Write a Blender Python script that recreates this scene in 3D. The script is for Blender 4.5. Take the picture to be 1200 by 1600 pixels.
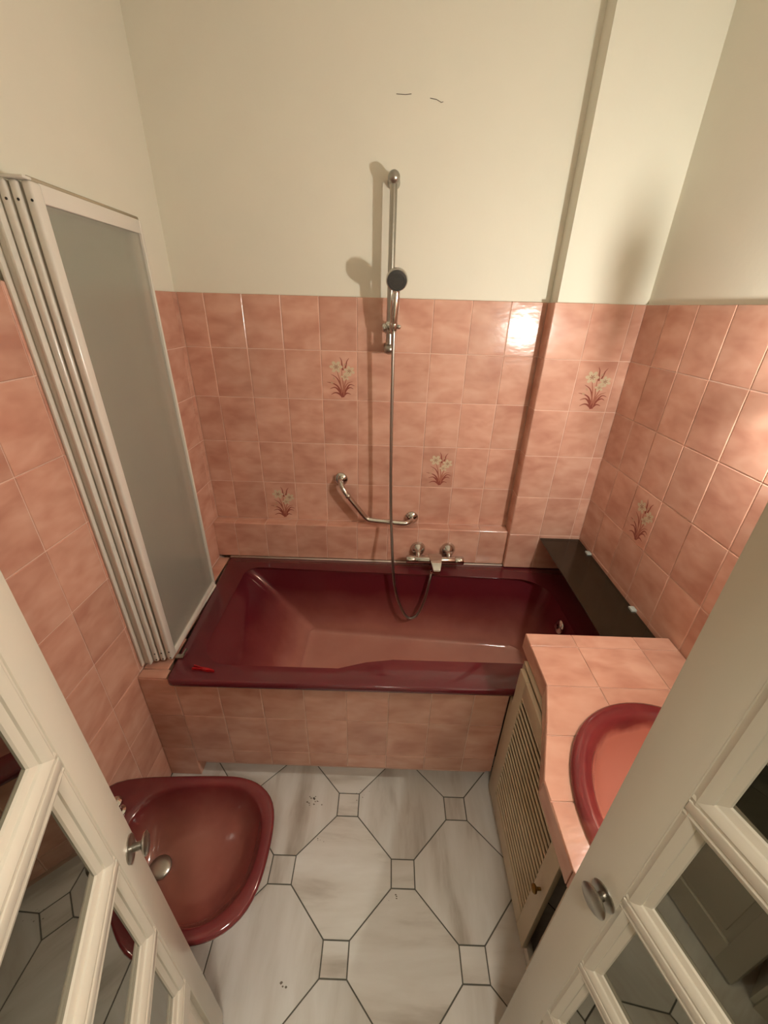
import bpy, bmesh, math, random
from mathutils import Vector, Matrix
random.seed(7)
for o in list(bpy.data.objects): bpy.data.objects.remove(o)
C = bpy.context.scene.collection
S = bpy.context.scene

# ---------------------------------------------------------------- camera, world, exposure
cam_d = bpy.data.cameras.new('camera'); cam = bpy.data.objects.new('camera', cam_d); C.objects.link(cam)
F_PX = 625.72
cam_d.sensor_fit = 'VERTICAL'; cam_d.sensor_height = 36.0; cam_d.lens = 36.0*F_PX/1600.0
cam_d.clip_start = 0.01
R = [[0.9994757930628004, -0.005647146304431969, -0.03187865775252379],
     [0.0196122482842908, 0.8890429306813651, 0.4574035713926213],
     [0.025758470426668147, -0.4577890094182098, 0.888687641445054]]
M = Matrix(((R[0][0], R[0][2], -R[0][1], 0.8608), (R[1][0], R[1][2], -R[1][1], -1.7931), (R[2][0], R[2][2], -R[2][1], 1.7606), (0, 0, 0, 1)))
cam.matrix_world = M
S.camera = cam
w = bpy.data.worlds.new('dim_interior'); S.world = w; w.use_nodes = True
w.node_tree.nodes['Background'].inputs[0].default_value = (0.9, 0.8, 0.65, 1)
w.node_tree.nodes['Background'].inputs[1].default_value = 0.02
S.view_settings.view_transform = 'Standard'; S.view_settings.look = 'None'
S.view_settings.gamma = 1.0; S.view_settings.use_curve_mapping = False
S.view_settings.exposure = 0.0
LAMP_STRENGTH = 1300.0
LAMP_COLOR = (1.0, 0.98, 0.88)
HALL_FILL_STRENGTH = 92.0  # strength of the added hall fill light

# ---------------------------------------------------------------- dimensions (metres)
TW, TH, TT = 0.153, 0.202, 1.7895      # tile pitch across / up, top of tiling
XW = 1.812                             # right wall
X1 = 0.1056                            # first full vertical joint on back wall
XP, YP = 1.4708, 0.083                 # pillar edge, pillar depth
YL = 0.0595                            # boxed ledge depth
ZR = 0.5825                            # bath rim
YD = -0.8218                           # bath front panel
YF = -1.84                             # front wall
CEIL = 2.74
PL = 0.012                             # tiles stand proud of plaster by this
ZROW = [TT - k*TH for k in range(9)]

# ---------------------------------------------------------------- materials
def mat(name):
    m = bpy.data.materials.new(name); m.use_nodes = True
    nt = m.node_tree; return m, nt, nt.nodes['Principled BSDF']
def simple(name, col, rough=0.5, metal=0.0, coat=0.0, bump=0.0, bscale=60.0, var=0.0):
    m, nt, b = mat(name)
    b.inputs['Base Color'].default_value = (*col, 1); b.inputs['Roughness'].default_value = rough
    b.inputs['Metallic'].default_value = metal; b.inputs['Coat Weight'].default_value = coat
    b.inputs['Coat Roughness'].default_value = 0.08
    if bump or var:
        tc = nt.nodes.new('ShaderNodeTexCoord'); n = nt.nodes.new('ShaderNodeTexNoise')
        n.inputs['Scale'].default_value = bscale; n.inputs['Detail'].default_value = 4
        nt.links.new(tc.outputs['Object'], n.inputs['Vector'])
        if bump:
            bp = nt.nodes.new('ShaderNodeBump'); bp.inputs['Strength'].default_value = bump; bp.inputs['Distance'].default_value = 0.004
            nt.links.new(n.outputs['Fac'], bp.inputs['Height']); nt.links.new(bp.outputs['Normal'], b.inputs['Normal'])
        if var:
            n2 = nt.nodes.new('ShaderNodeTexNoise'); n2.inputs['Scale'].default_value = bscale*0.15; n2.inputs['Detail'].default_value = 3
            nt.links.new(tc.outputs['Object'], n2.inputs['Vector'])
            mx = nt.nodes.new('ShaderNodeMix'); mx.data_type = 'RGBA'
            mx.inputs['A'].default_value = (*[c*(1-var) for c in col], 1); mx.inputs['B'].default_value = (*[min(1, c*(1+var)) for c in col], 1)
            nt.links.new(n2.outputs['Fac'], mx.inputs['Factor']); nt.links.new(mx.outputs['Result'], b.inputs['Base Color'])
    return m
def ramp(nt, stops):
    r = nt.nodes.new('ShaderNodeValToRGB'); e = r.color_ramp.elements
    e[0].position, e[0].color = stops[0][0], (*stops[0][1], 1)
    e[1].position, e[1].color = stops[1][0], (*stops[1][1], 1)
    for p, c in stops[2:]:
        x = e.new(p); x.color = (*c, 1)
    return r
def tile_mat(name, stops, stretch, scale, rough, bump, swap=False, detail=4.0):
    m, nt, b = mat(name); N, L = nt.nodes, nt.links
    tc = N.new('ShaderNodeTexCoord'); oi = N.new('ShaderNodeObjectInfo')
    mp = N.new('ShaderNodeMapping'); mp.inputs['Scale'].default_value = stretch
    off = N.new('ShaderNodeVectorMath'); off.operation = 'SCALE'; off.inputs[0].default_value = (31.7, 17.3, 11.1)
    L.new(oi.outputs['Random'], off.inputs['Scale'])
    if swap:
        rt = N.new('ShaderNodeVectorRotate'); rt.rotation_type = 'Z_AXIS'
        ma = N.new('ShaderNodeMath'); ma.operation = 'GREATER_THAN'; ma.inputs[1].default_value = 0.6
        mb = N.new('ShaderNodeMath'); mb.operation = 'MULTIPLY'; mb.inputs[1].default_value = math.pi/2
        L.new(oi.outputs['Random'], ma.inputs[0]); L.new(ma.outputs[0], mb.inputs[0]); L.new(mb.outputs[0], rt.inputs['Angle'])
        L.new(tc.outputs['Object'], rt.inputs['Vector']); L.new(rt.outputs['Vector'], mp.inputs['Vector'])
    else:
        L.new(tc.outputs['Object'], mp.inputs['Vector'])
    ad = N.new('ShaderNodeVectorMath'); ad.operation = 'ADD'
    L.new(mp.outputs['Vector'], ad.inputs[0]); L.new(off.outputs['Vector'], ad.inputs[1])
    n = N.new('ShaderNodeTexNoise'); n.inputs['Scale'].default_value = scale; n.inputs['Detail'].default_value = detail; n.inputs['Roughness'].default_value = 0.55
    n.inputs['Distortion'].default_value = 0.25
    L.new(ad.outputs['Vector'], n.inputs['Vector'])
    r = ramp(nt, stops); L.new(n.outputs['Fac'], r.inputs['Fac'])
    hs = N.new('ShaderNodeHueSaturation')
    mr = N.new('ShaderNodeMapRange'); mr.inputs['To Min'].default_value = 0.93; mr.inputs['To Max'].default_value = 1.07
    L.new(oi.outputs['Random'], mr.inputs['Value']); L.new(mr.outputs['Result'], hs.inputs['Value'])
    L.new(r.outputs['Color'], hs.inputs['Color']); L.new(hs.outputs['Color'], b.inputs['Base Color'])
    n2 = N.new('ShaderNodeTexNoise'); n2.inputs['Scale'].default_value = 22; n2.inputs['Detail'].default_value = 2
    L.new(ad.outputs['Vector'], n2.inputs['Vector'])
    bp = N.new('ShaderNodeBump'); bp.inputs['Strength'].default_value = bump; bp.inputs['Distance'].default_value = 0.003
    L.new(n2.outputs['Fac'], bp.inputs['Height']); L.new(bp.outputs['Normal'], b.inputs['Normal'])
    b.inputs['Roughness'].default_value = rough
    return m
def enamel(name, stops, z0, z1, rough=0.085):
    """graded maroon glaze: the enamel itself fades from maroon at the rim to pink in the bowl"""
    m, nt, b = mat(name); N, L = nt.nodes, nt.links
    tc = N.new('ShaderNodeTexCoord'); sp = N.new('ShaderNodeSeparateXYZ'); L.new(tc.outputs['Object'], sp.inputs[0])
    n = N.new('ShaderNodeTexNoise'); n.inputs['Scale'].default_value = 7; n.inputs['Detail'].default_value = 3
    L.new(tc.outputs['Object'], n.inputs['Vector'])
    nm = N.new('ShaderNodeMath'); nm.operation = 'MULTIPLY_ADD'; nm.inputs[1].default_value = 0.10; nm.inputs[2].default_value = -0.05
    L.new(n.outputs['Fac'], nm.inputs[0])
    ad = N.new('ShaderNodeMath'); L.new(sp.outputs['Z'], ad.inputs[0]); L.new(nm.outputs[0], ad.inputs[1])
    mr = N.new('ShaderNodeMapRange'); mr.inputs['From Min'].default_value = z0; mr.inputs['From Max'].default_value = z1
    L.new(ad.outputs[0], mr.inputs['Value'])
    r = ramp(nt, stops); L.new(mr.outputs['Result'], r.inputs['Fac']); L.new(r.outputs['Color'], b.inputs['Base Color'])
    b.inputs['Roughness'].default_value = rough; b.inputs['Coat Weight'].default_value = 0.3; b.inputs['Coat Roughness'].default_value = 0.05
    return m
def glass(name, col, rough, ior=1.5):
    m, nt, b = mat(name)
    b.inputs['Base Color'].default_value = (*col, 1); b.inputs['Roughness'].default_value = rough
    b.inputs['Transmission Weight'].default_value = 1.0; b.inputs['IOR'].default_value = ior
    return m

M_TILE = tile_mat('glazed_pink_tile', [(0.28, (0.52, 0.250, 0.180)), (0.5, (0.62, 0.335, 0.245)), (0.72, (0.69, 0.405, 0.305))], (1.0, 1.9, 1.0), 8.0, 0.17, 0.22, detail=2.5)
M_FLOOR = tile_mat('grey_marbled_floor_tile', [(0.26, (0.37, 0.325, 0.27)), (0.45, (0.60, 0.575, 0.52)), (0.72, (0.72, 0.71, 0.67))], (5.0, 1.0, 1.0), 2.2, 0.32, 0.06, swap=True, detail=5.0)
M_GROUT = simple('pale_pink_grout', (0.74, 0.50, 0.40), 0.9, bump=0.2, bscale=200)
M_FGROUT = simple('dark_floor_grout', (0.115, 0.110, 0.088), 0.9, bump=0.2, bscale=200)
M_PLASTER = simple('cream_plaster', (0.79, 0.755, 0.640), 0.62, bump=0.10, bscale=45, var=0.025)
M_CEIL = simple('white_ceiling_paint', (0.78, 0.74, 0.66), 0.8)
M_CAULK = simple('white_caulk', (0.75, 0.66, 0.56), 0.5)
M_PAINT = simple('gloss_cream_door_paint', (0.62, 0.57, 0.47), 0.26, coat=0.15, bump=0.06, bscale=30)
M_CAB = simple('cream_cabinet_paint', (0.56, 0.46, 0.32), 0.45, bump=0.05, bscale=60)
M_CHROME = simple('chrome', (0.62, 0.60, 0.56), 0.10, 1.0)
M_DULL = simple('brushed_nickel', (0.42, 0.40, 0.36), 0.28, 1.0)
M_BRASS = simple('aged_brass', (0.28, 0.17, 0.05), 0.35, 1.0)
M_WHITE = simple('white_lacquered_aluminium', (0.74, 0.70, 0.62), 0.22, coat=0.2)
M_BLACK = simple('black_rubber', (0.012, 0.012, 0.010), 0.5)
M_NOZZLE = simple('dark_grey_spray_plate', (0.045, 0.045, 0.040), 0.45, bump=0.3, bscale=300)
M_RED = simple('red_plastic', (0.42, 0.008, 0.012), 0.3)
M_SMOKE = simple('smoked_glass', (0.016, 0.012, 0.006), 0.16, bump=0.03, bscale=40)
M_CLIP = simple('clear_plastic_clip', (0.40, 0.42, 0.38), 0.25)
M_FROST = glass('frosted_glass', (0.86, 0.85, 0.76), 0.24); M_FROST.node_tree.nodes['Principled BSDF'].inputs['Transmission Weight'].default_value = 0.79
M_PANE = simple('smoked_mirror_glass', (0.24, 0.235, 0.195), 0.015, 1.0)
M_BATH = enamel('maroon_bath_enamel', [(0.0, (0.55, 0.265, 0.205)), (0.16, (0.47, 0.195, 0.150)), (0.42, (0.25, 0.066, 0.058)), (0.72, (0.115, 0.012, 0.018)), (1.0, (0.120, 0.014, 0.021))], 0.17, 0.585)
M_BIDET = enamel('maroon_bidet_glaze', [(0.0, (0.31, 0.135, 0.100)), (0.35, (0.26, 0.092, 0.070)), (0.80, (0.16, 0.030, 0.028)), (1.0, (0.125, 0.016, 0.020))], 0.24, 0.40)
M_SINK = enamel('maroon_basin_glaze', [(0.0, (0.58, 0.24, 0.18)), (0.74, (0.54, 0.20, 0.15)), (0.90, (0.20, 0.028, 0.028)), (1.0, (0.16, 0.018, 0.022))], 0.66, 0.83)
M_PETAL = simple('cream_petal_glaze', (0.62, 0.50, 0.34), 0.2)
M_PETAL2 = simple('beige_petal_glaze', (0.52, 0.33, 0.22), 0.2)
M_LEAF = simple('russet_leaf_glaze', (0.27, 0.075, 0.055), 0.2)
M_LEAF2 = simple('light_russet_leaf_glaze', (0.40, 0.15, 0.10), 0.2)
M_LINO = simple('hall_floor_boards', (0.20, 0.12, 0.07), 0.4, bump=0.1)
M_SCUFF = simple('dark_scuff', (0.12, 0.08, 0.06), 0.8)
def emit(name, col, strength):
    m, nt, b = mat(name); b.inputs['Base Color'].default_value = (0.9, 0.88, 0.82, 1)
    b.inputs['Emission Color'].default_value = (*col, 1); b.inputs['Emission Strength'].default_value = strength
    return m

M_CLEAR, nt, b = mat('thin_clear_acrylic'); nt.nodes.remove(b)
tb = nt.nodes.new('ShaderNodeBsdfTransparent'); tb.inputs[0].default_value = (0.90, 0.92, 0.88, 1); gb = nt.nodes.new('ShaderNodeBsdfGlossy'); gb.inputs['Roughness'].default_value = 0.1
mx = nt.nodes.new('ShaderNodeMixShader'); mx.inputs[0].default_value = 0.06; nt.links.new(tb.outputs[0], mx.inputs[1]); nt.links.new(gb.outputs[0], mx.inputs[2])
nt.links.new(mx.outputs[0], nt.nodes['Material Output'].inputs['Surface'])

# ---------------------------------------------------------------- helpers
def link(o, parent=None):
    C.objects.link(o)
    if parent: o.parent = parent
    return o
def mesh_obj(name, verts, faces, mats, parent=None, smooth=False, midx=None, angle=None):
    me = bpy.data.meshes.new(name); me.from_pydata([tuple(v) for v in verts], [], faces)
    for m in (mats if isinstance(mats, (list, tuple)) else [mats]): me.materials.append(m)
    if midx: me.polygons.foreach_set('material_index', midx)
    bm = bmesh.new(); bm.from_mesh(me); bmesh.ops.recalc_face_normals(bm, faces=bm.faces); bm.to_mesh(me); bm.free()
    if smooth: me.polygons.foreach_set('use_smooth', [True]*len(me.polygons))
    if angle is not None: me.set_sharp_from_angle(angle=math.radians(angle))
    me.update()
    return link(bpy.data.objects.new(name, me), parent)
def bm_obj(name, bm, mats, parent=None, smooth=False, angle=None):
    me = bpy.data.meshes.new(name); bmesh.ops.recalc_face_normals(bm, faces=bm.faces); bm.to_mesh(me); bm.free()
    for m in (mats if isinstance(mats, (list, tuple)) else [mats]): me.materials.append(m)
    if smooth: me.polygons.foreach_set('use_smooth', [True]*len(me.polygons))
    if angle is not None: me.set_sharp_from_angle(angle=math.radians(angle))
    return link(bpy.data.objects.new(name, me), parent)
def empty(name, loc=(0, 0, 0), rz=0.0):
    o = bpy.data.objects.new(name, None); C.objects.link(o); o.location = loc; o.rotation_euler = (0, 0, rz); o.empty_display_size = 0.05
    return o
def tag(o, label, cat=None, group=None, kind=None):
    o['label'] = label
    if cat: o['category'] = cat
    if group: o['group'] = group
    if kind: o['kind'] = kind
    return o
def add_box(bm, lo, hi, bevel=0.0, mat_i=0, seg=2):
    vs = [bm.verts.new((x, y, z)) for x in (lo[0], hi[0]) for y in (lo[1], hi[1]) for z in (lo[2], hi[2])]
    fs = [bm.faces.new([vs[i] for i in q]) for q in ((0, 1, 3, 2), (4, 6, 7, 5), (0, 4, 5, 1), (2, 3, 7, 6), (0, 2, 6, 4), (1, 5, 7, 3))]
    for f in fs: f.material_index = mat_i
    if bevel:
        es = list({e for f in fs for e in f.edges})
        bmesh.ops.bevel(bm, geom=es, offset=bevel, segments=seg, profile=0.5, affect='EDGES')
    return vs
def box(name, lo, hi, m, parent=None, bevel=0.0):
    bm = bmesh.new(); add_box(bm, lo, hi, bevel); return bm_obj(name, bm, m, parent, smooth=bool(bevel), angle=35 if bevel else None)
def smooth_path(pts, n=8):
    P = [Vector(p) for p in pts]; out = []
    for i in range(len(P)-1):
        p0, p1, p2, p3 = P[max(i-1, 0)], P[i], P[i+1], P[min(i+2, len(P)-1)]
        for k in range(n):
            t = k/n
            out.append(0.5*((2*p1)+(p2-p0)*t+(2*p0-5*p1+4*p2-p3)*t*t+(3*p1-p0-3*p2+p3)*t**3))
    return out+[P[-1]]
def add_tube(bm, path, r, seg=12, caps=True, mat_i=0, rfun=None):
    P = [Vector(p) for p in path]; rings = []; u = None
    for i, p in enumerate(P):
        t = (P[min(i+1, len(P)-1)]-P[max(i-1, 0)]).normalized()
        if u is None: u = t.orthogonal().normalized()
        u = (u-t*u.dot(t)).normalized(); v = t.cross(u)
        rr = rfun(i) if rfun else r
        rings.append([bm.verts.new(p+(u*math.cos(a)+v*math.sin(a))*rr) for a in [2*math.pi*k/seg for k in range(seg)]])
    for A, B in zip(rings, rings[1:]):
        for k in range(seg):
            bm.faces.new((A[k], A[(k+1) % seg], B[(k+1) % seg], B[k])).material_index = mat_i
    if caps:
        bm.faces.new(rings[0][::-1]).material_index = mat_i; bm.faces.new(rings[-1]).material_index = mat_i
def tube(name, path, r, m, parent=None, seg=12, rfun=None):
    bm = bmesh.new(); add_tube(bm, path, r, seg, rfun=rfun); return bm_obj(name, bm, m, parent, True, 50)
def add_lathe(bm, prof, base, axis, seg=24, mat_i=0):
    """profile [(radius, distance along axis)] turned about axis from base"""
    base = Vector(base); ax = Vector(axis).normalized(); u = ax.orthogonal().normalized(); v = ax.cross(u); rings = []
    for r, d in prof:
        if r < 1e-6: rings.append([bm.verts.new(base+ax*d)])
        else: rings.append([bm.verts.new(base+ax*d+(u*math.cos(a)+v*math.sin(a))*r) for a in [2*math.pi*k/seg for k in range(seg)]])
    for A, B in zip(rings, rings[1:]):
        for k in range(seg):
            q = [A[k % len(A)], A[(k+1) % len(A)], B[(k+1) % len(B)], B[k % len(B)]]
            q2 = [x for i, x in enumerate(q) if x not in q[:i]]
            if len(q2) > 2: bm.faces.new(q2).material_index = mat_i
    if len(rings[0]) > 1: bm.faces.new(rings[0][::-1]).material_index = mat_i
    if len(rings[-1]) > 1: bm.faces.new(rings[-1]).material_index = mat_i
def lathe(name, prof, base, axis, m, parent=None, seg=24):
    bm = bmesh.new(); add_lathe(bm, prof, base, axis, seg); return bm_obj(name, bm, m, parent, True, 45)
def loft(name, rings, m, parent=None, cap0=False, cap1=True, angle=60):
    n = len(rings[0]); vs = [v for r in rings for v in r]; fs = []
    for i in range(len(rings)-1):
        for k in range(n):
            fs.append((i*n+k, i*n+(k+1) % n, (i+1)*n+(k+1) % n, (i+1)*n+k))
    if cap0: fs.append(tuple(range(n))[::-1])
    if cap1:
        c = len(vs); L = rings[-1]; vs.append(tuple(sum(v[j] for v in L)/n for j in range(3)))
        b = (len(rings)-1)*n
        fs += [(b+k, b+(k+1) % n, c) for k in range(n)]
    return mesh_obj(name, vs, fs, m, parent, True, angle=angle)

# ---- tiles: one shared mesh per size, one object per tile
TILE_CACHE = {}
def poly_tile_mesh(key, poly, thick, bev, m):
    if key in TILE_CACHE: return TILE_CACHE[key]
    n = len(poly); ins = []
    for i in range(n):
        p0, p1, p2 = Vector(poly[i-1]), Vector(poly[i]), Vector(poly[(i+1) % n])
        e1, e2 = (p1-p0).normalized(), (p2-p1).normalized()
        n1, n2 = Vector((-e1.y, e1.x)), Vector((-e2.y, e2.x))
        b = n1+n2; b = b/max(0.25, 1+n1.dot(n2))
        ins.append(p1+b*bev)
    vs = [(p[0], p[1], -thick) for p in poly]+[(p[0], p[1], -bev*0.7) for p in poly]+[(p.x, p.y, 0) for p in ins]
    fs = [tuple(range(2*n, 3*n))]
    for i in range(n):
        j = (i+1) % n; fs += [(i, j, n+j, n+i), (n+i, n+j, 2*n+j, 2*n+i)]
    me = bpy.data.meshes.new('tile'); me.from_pydata(vs, [], fs); me.materials.append(m); me.update()
    TILE_CACHE[key] = me; return me
def tile(parent, o, u, v, wd, ht, m=None, wob=0.0035, thick=0.005, bev=0.0014):
    """tile with lower-left corner o, spanning u (width wd) and v (height ht); joint left round it"""
    m = m or M_TILE; u, v, o = Vector(u), Vector(v), Vector(o); nrm = u.cross(v); g = 0.0015
    key = (m.name, round(wd, 4), round(ht, 4))
    a, b = wd/2-g, ht/2-g
    me = poly_tile_mesh(key, [(-a, -b), (a, -b), (a, b), (-a, b)], thick, bev, m)
    ob = bpy.data.objects.new('tile', me); link(ob, parent)
    c = o+u*wd/2+v*ht/2+nrm*random.uniform(0, 0.0006)
    mt = Matrix(((u.x, v.x, nrm.x, c.x), (u.y, v.y, nrm.y, c.y), (u.z, v.z, nrm.z, c.z), (0, 0, 0, 1)))
    ob.matrix_world = mt @ Matrix.Rotation(random.uniform(-wob, wob), 4, 'X') @ Matrix.Rotation(random.uniform(-wob, wob), 4, 'Y')
    return ob
def spans(a, b, first, pitch, minw=0.008):
    """cut [a,b] at first + k*pitch"""
    k = math.floor((a-first)/pitch)-1; cuts = [a]
    while first+k*pitch < b-minw:
        x = first+k*pitch
        if x > a+minw: cuts.append(x)
        k += 1
    cuts.append(b); return list(zip(cuts, cuts[1:]))

def flower(parent_tile):
    """printed spray of three cream flowers over russet grass leaves, flat on its tile"""
    bm = bmesh.new(); U = lambda x, y: ((x-160)/280*0.150, (252-y)/420*0.198)
    z = [0.00030]
    def blob(cx, cy, ang, ln, wd, mi):
        z[0] += 0.000012; a = math.radians(ang); vs = []
        for t, h in ((0, .12), (.35, .8), (.65, 1), (.88, .75), (1, .15), (.88, -.75), (.65, -1), (.35, -.8), (0, -.12)):
            x = cx+math.cos(a)*t*ln-math.sin(a)*h*wd; y = cy+math.sin(a)*t*ln+math.cos(a)*h*wd
            vs.append(bm.verts.new((*U(x, y), z[0])))
        bm.faces.new(vs).material_index = mi
    def blade(pts, wd, mi):
        z[0] += 0.000012; P = smooth_path([(*p, 0) for p in pts], 5); n = len(P); l, r = [], []
        for i, p in enumerate(P):
            t = (P[min(i+1, n-1)]-P[max(i-1, 0)]).normalized(); q = Vector((-t.y, t.x, 0)); k = wd*(1-i/(n-1))**0.7+0.6
            l.append(bm.verts.new((*U(*(p+q*k)[:2]), z[0]))); r.append(bm.verts.new((*U(*(p-q*k)[:2]), z[0])))
        for i in range(n-1): bm.faces.new((l[i], l[i+1], r[i+1], r[i])).material_index = mi
    for pts, wd, mi in [([(185, 435), (150, 405), (120, 400), (88, 418)], 9, 1), ([(185, 435), (210, 405), (230, 402), (252, 412)], 8, 1),
                        ([(185, 430), (150, 375), (120, 352), (80, 366)], 9, 1), ([(188, 428), (215, 370), (245, 350), (272, 362)], 8, 1),
                        ([(182, 430), (150, 350), (110, 318), (58, 306)], 8, 1), ([(188, 428), (225, 345), (250, 322), (282, 334)], 7, 1),
                        ([(180, 428), (170, 340), (140, 270), (92, 236)], 7, 1), ([(188, 425), (205, 350), (230, 310), (268, 296)], 6, 3),
                        ([(184, 430), (190, 330), (180, 250), (180, 110)], 5, 3), ([(184, 430), (200, 330), (215, 280), (238, 215)], 5, 3),
                        ([(182, 430), (165, 300), (150, 240), (137, 185)], 5, 3), ([(185, 440), (182, 420), (186, 390)], 13, 1),
                        ([(190, 200), (182, 150), (178, 115), (165, 88)], 6, 1), ([(205, 190), (215, 150), (222, 120), (238, 96)], 6, 1)]:
        blade(pts, wd, mi)
    for cx, cy, ln, k, off in ((240, 205, 46, 6, 20), (206, 257, 36, 5, 40), (135, 172, 54, 6, 0)):
        for i in range(k): blob(cx, cy, off+i*360/k, ln, ln*0.27, 0)
        for i in range(k): blob(cx, cy, off+i*360/k, ln*0.42, ln*0.05, 1)
    for cx, cy, a in ((122, 285, -120), (112, 316, 200), (200, 165, -70)): blob(cx, cy, a, 26, 8, 2)
    o = bm_obj('flower_print', bm, [M_PETAL, M_LEAF, M_PETAL2, M_LEAF2], parent_tile); return o

# ---------------------------------------------------------------- room shell
def struct(name, bm, mats, label):
    o = bm_obj(name, bm, mats); tag(o, label, kind='structure'); return o
G = 0.0016   # joint depth
bm = bmesh.new()
add_box(bm, (-0.12, G, -0.1), (XW+0.12, 0.14, TT-0.003), 0, 1); add_box(bm, (-0.12, PL, TT-0.003), (XW+0.12, 0.14, CEIL), 0, 0)
wall_back = struct('wall_back', bm, [M_PLASTER, M_GROUT], 'cream plaster wall over pink flowered tiles behind the bath')
bm = bmesh.new()
add_box(bm, (-0.14, YF-0.1, -0.1), (-G, G, TT-0.003), 0, 1); add_box(bm, (-0.14, YF-0.1, TT-0.003), (-PL, PL, CEIL), 0, 0)
wall_left = struct('wall_left', bm, [M_PLASTER, M_GROUT], 'left wall, cream plaster over plain pink tiles, behind the folded shower screen')
bm = bmesh.new()
add_box(bm, (XW+G, YF-0.1, -0.1), (XW+0.14, G, TT-0.003), 0, 1); add_box(bm, (XW+PL, YF-0.1, TT-0.003), (XW+0.14, PL, CEIL), 0, 0)
wall_right = struct('wall_right', bm, [M_PLASTER, M_GROUT], 'right wall, cream plaster over pink tiles, beside the vanity counter')
bm = bmesh.new()
add_box(bm, (XP+G, -YP+G, ZR+0.003), (XW+G, G, TT-0.003), 0, 1); add_box(bm, (XP+PL, -YP+PL, TT-0.003), (XW+PL, PL, CEIL), 0, 0)
wall_pillar = struct('wall_pillar', bm, [M_PLASTER, M_GROUT], 'square chimney breast projecting at the right end of the bath, tiled pink below')
DX0, DX1 = 0.565, 1.335
bm = bmesh.new()
add_box(bm, (-0.14, YF-0.1, -0.1), (DX0, YF, CEIL)); add_box(bm, (DX1, YF-0.1, -0.1), (XW+0.14, YF, CEIL)); add_box(bm, (DX0, YF-0.1, 2.09), (DX1, YF, CEIL))
struct('wall_front', bm, M_PLASTER, 'wall with the double doorway behind the viewer')
bm = bmesh.new(); add_box(bm, (-0.14, YF-0.1, CEIL), (XW+0.14, 0.14, CEIL+0.1)); struct('ceiling', bm, M_CEIL, 'white bathroom ceiling above the frame')
# hall behind the doorway
bm = bmesh.new(); add_box(bm, (-0.5, -3.6, -0.1), (2.4, YF-0.1, 0.0)); struct('floor_hall', bm, M_LINO, 'hall floor outside the doorway')
bm = bmesh.new(); add_box(bm, (-0.6, -3.7, -0.1), (-0.5, YF-0.1, 2.6)); add_box(bm, (2.4, -3.7, -0.1), (2.5, YF-0.1, 2.6)); add_box(bm, (-0.6, -3.7, -0.1), (2.5, -3.6, 2.6)); add_box(bm, (-0.6, -3.7, 2.6), (2.5, YF-0.1, 2.7))
struct('wall_hall', bm, M_PLASTER, 'cream hall walls outside the doorway')
# floor
bm = bmesh.new(); add_box(bm, (-0.14, YF-0.1, -0.1), (XW+0.14, 0.0, -0.0022)); floor = struct('floor', bm, M_FGROUT, 'grey marbled octagon floor tiles with small square inserts and dark joints')

# back wall tiles
UX, UY, UZ = Vector((1, 0, 0)), Vector((0, 1, 0)), Vector((0, 0, 1))
back_cols = spans(0.0, XP, X1, TW)
for k in range(5):
    for i, (a, b) in enumerate(back_cols):
        t = tile(wall_back, (a, 0, ZROW[k+1]), UX, UZ, b-a, TH)
        if (k, i) in ((1, 4), (4, 2), (3, 7)): flower(t)
# boxed ledge along the foot of the back wall
bm = bmesh.new(); add_box(bm, (0.0, -YL+G, ZR+0.004), (XP, G, ZROW[5]-G)); led = bm_obj('ledge_backing', bm, M_GROUT, wall_back)
for a, b in back_cols:
    tile(wall_back, (a, -YL, ZR+0.004), UX, UZ, b-a, ZROW[5]-ZR-0.004)
    tile(wall_back, (a, -YL, ZROW[5]), UX, UY, b-a, YL)
# scuffs on the plaster
bm = bmesh.new()
for p in ([(0.962, 2.374), (0.984, 2.371), (1.000, 2.364), (1.006, 2.366)], [(0.85, 2.382), (0.88, 2.381), (0.90, 2.383)]):
    add_tube(bm, [(x, PL-0.0006, z) for x, z in p], 0.0009, 5)
bm_obj('scuff_mark', bm, M_SCUFF, wall_back)
# left wall tiles
YLC = -0.9514
for k in range(9):
    z1 = ZROW[k]; z0 = ZROW[k+1] if k < 8 else 0.0
    for a, b in spans(YF, 0.0, YLC, TW):
        if z1 < 0.6 and a > -0.80: continue                 # behind the bath
        tile(wall_left, (0, a, z0), UY, UZ, b-a, z1-z0)
# right wall tiles
YRC = -0.684
for k in range(6):
    for i, (a, b) in enumerate(spans(YF, -YP, YRC, TW)):
        if k == 5 and b < -0.79: continue                   # behind the vanity
        t = tile(wall_right, (XW, b, ZROW[k+1]), -UY, UZ, b-a, TH)
        if k == 3 and a < -0.455 < b: flower(t)
# pillar tiles
PC = spans(XP, XW, 1.6155, TW)
for k in range(6):
    z0 = ZROW[k+1] if k < 5 else ZR+0.003
    for i, (a, b) in enumerate(PC):
        t = tile(wall_pillar, (a, -YP, z0), UX, UZ, b-a, ZROW[k]-z0)
        if (k, i) == (1, 1): flower(t)
    tile(wall_pillar, (XP, 0, z0), -UY, UZ, YP, ZROW[k]-z0)

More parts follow.
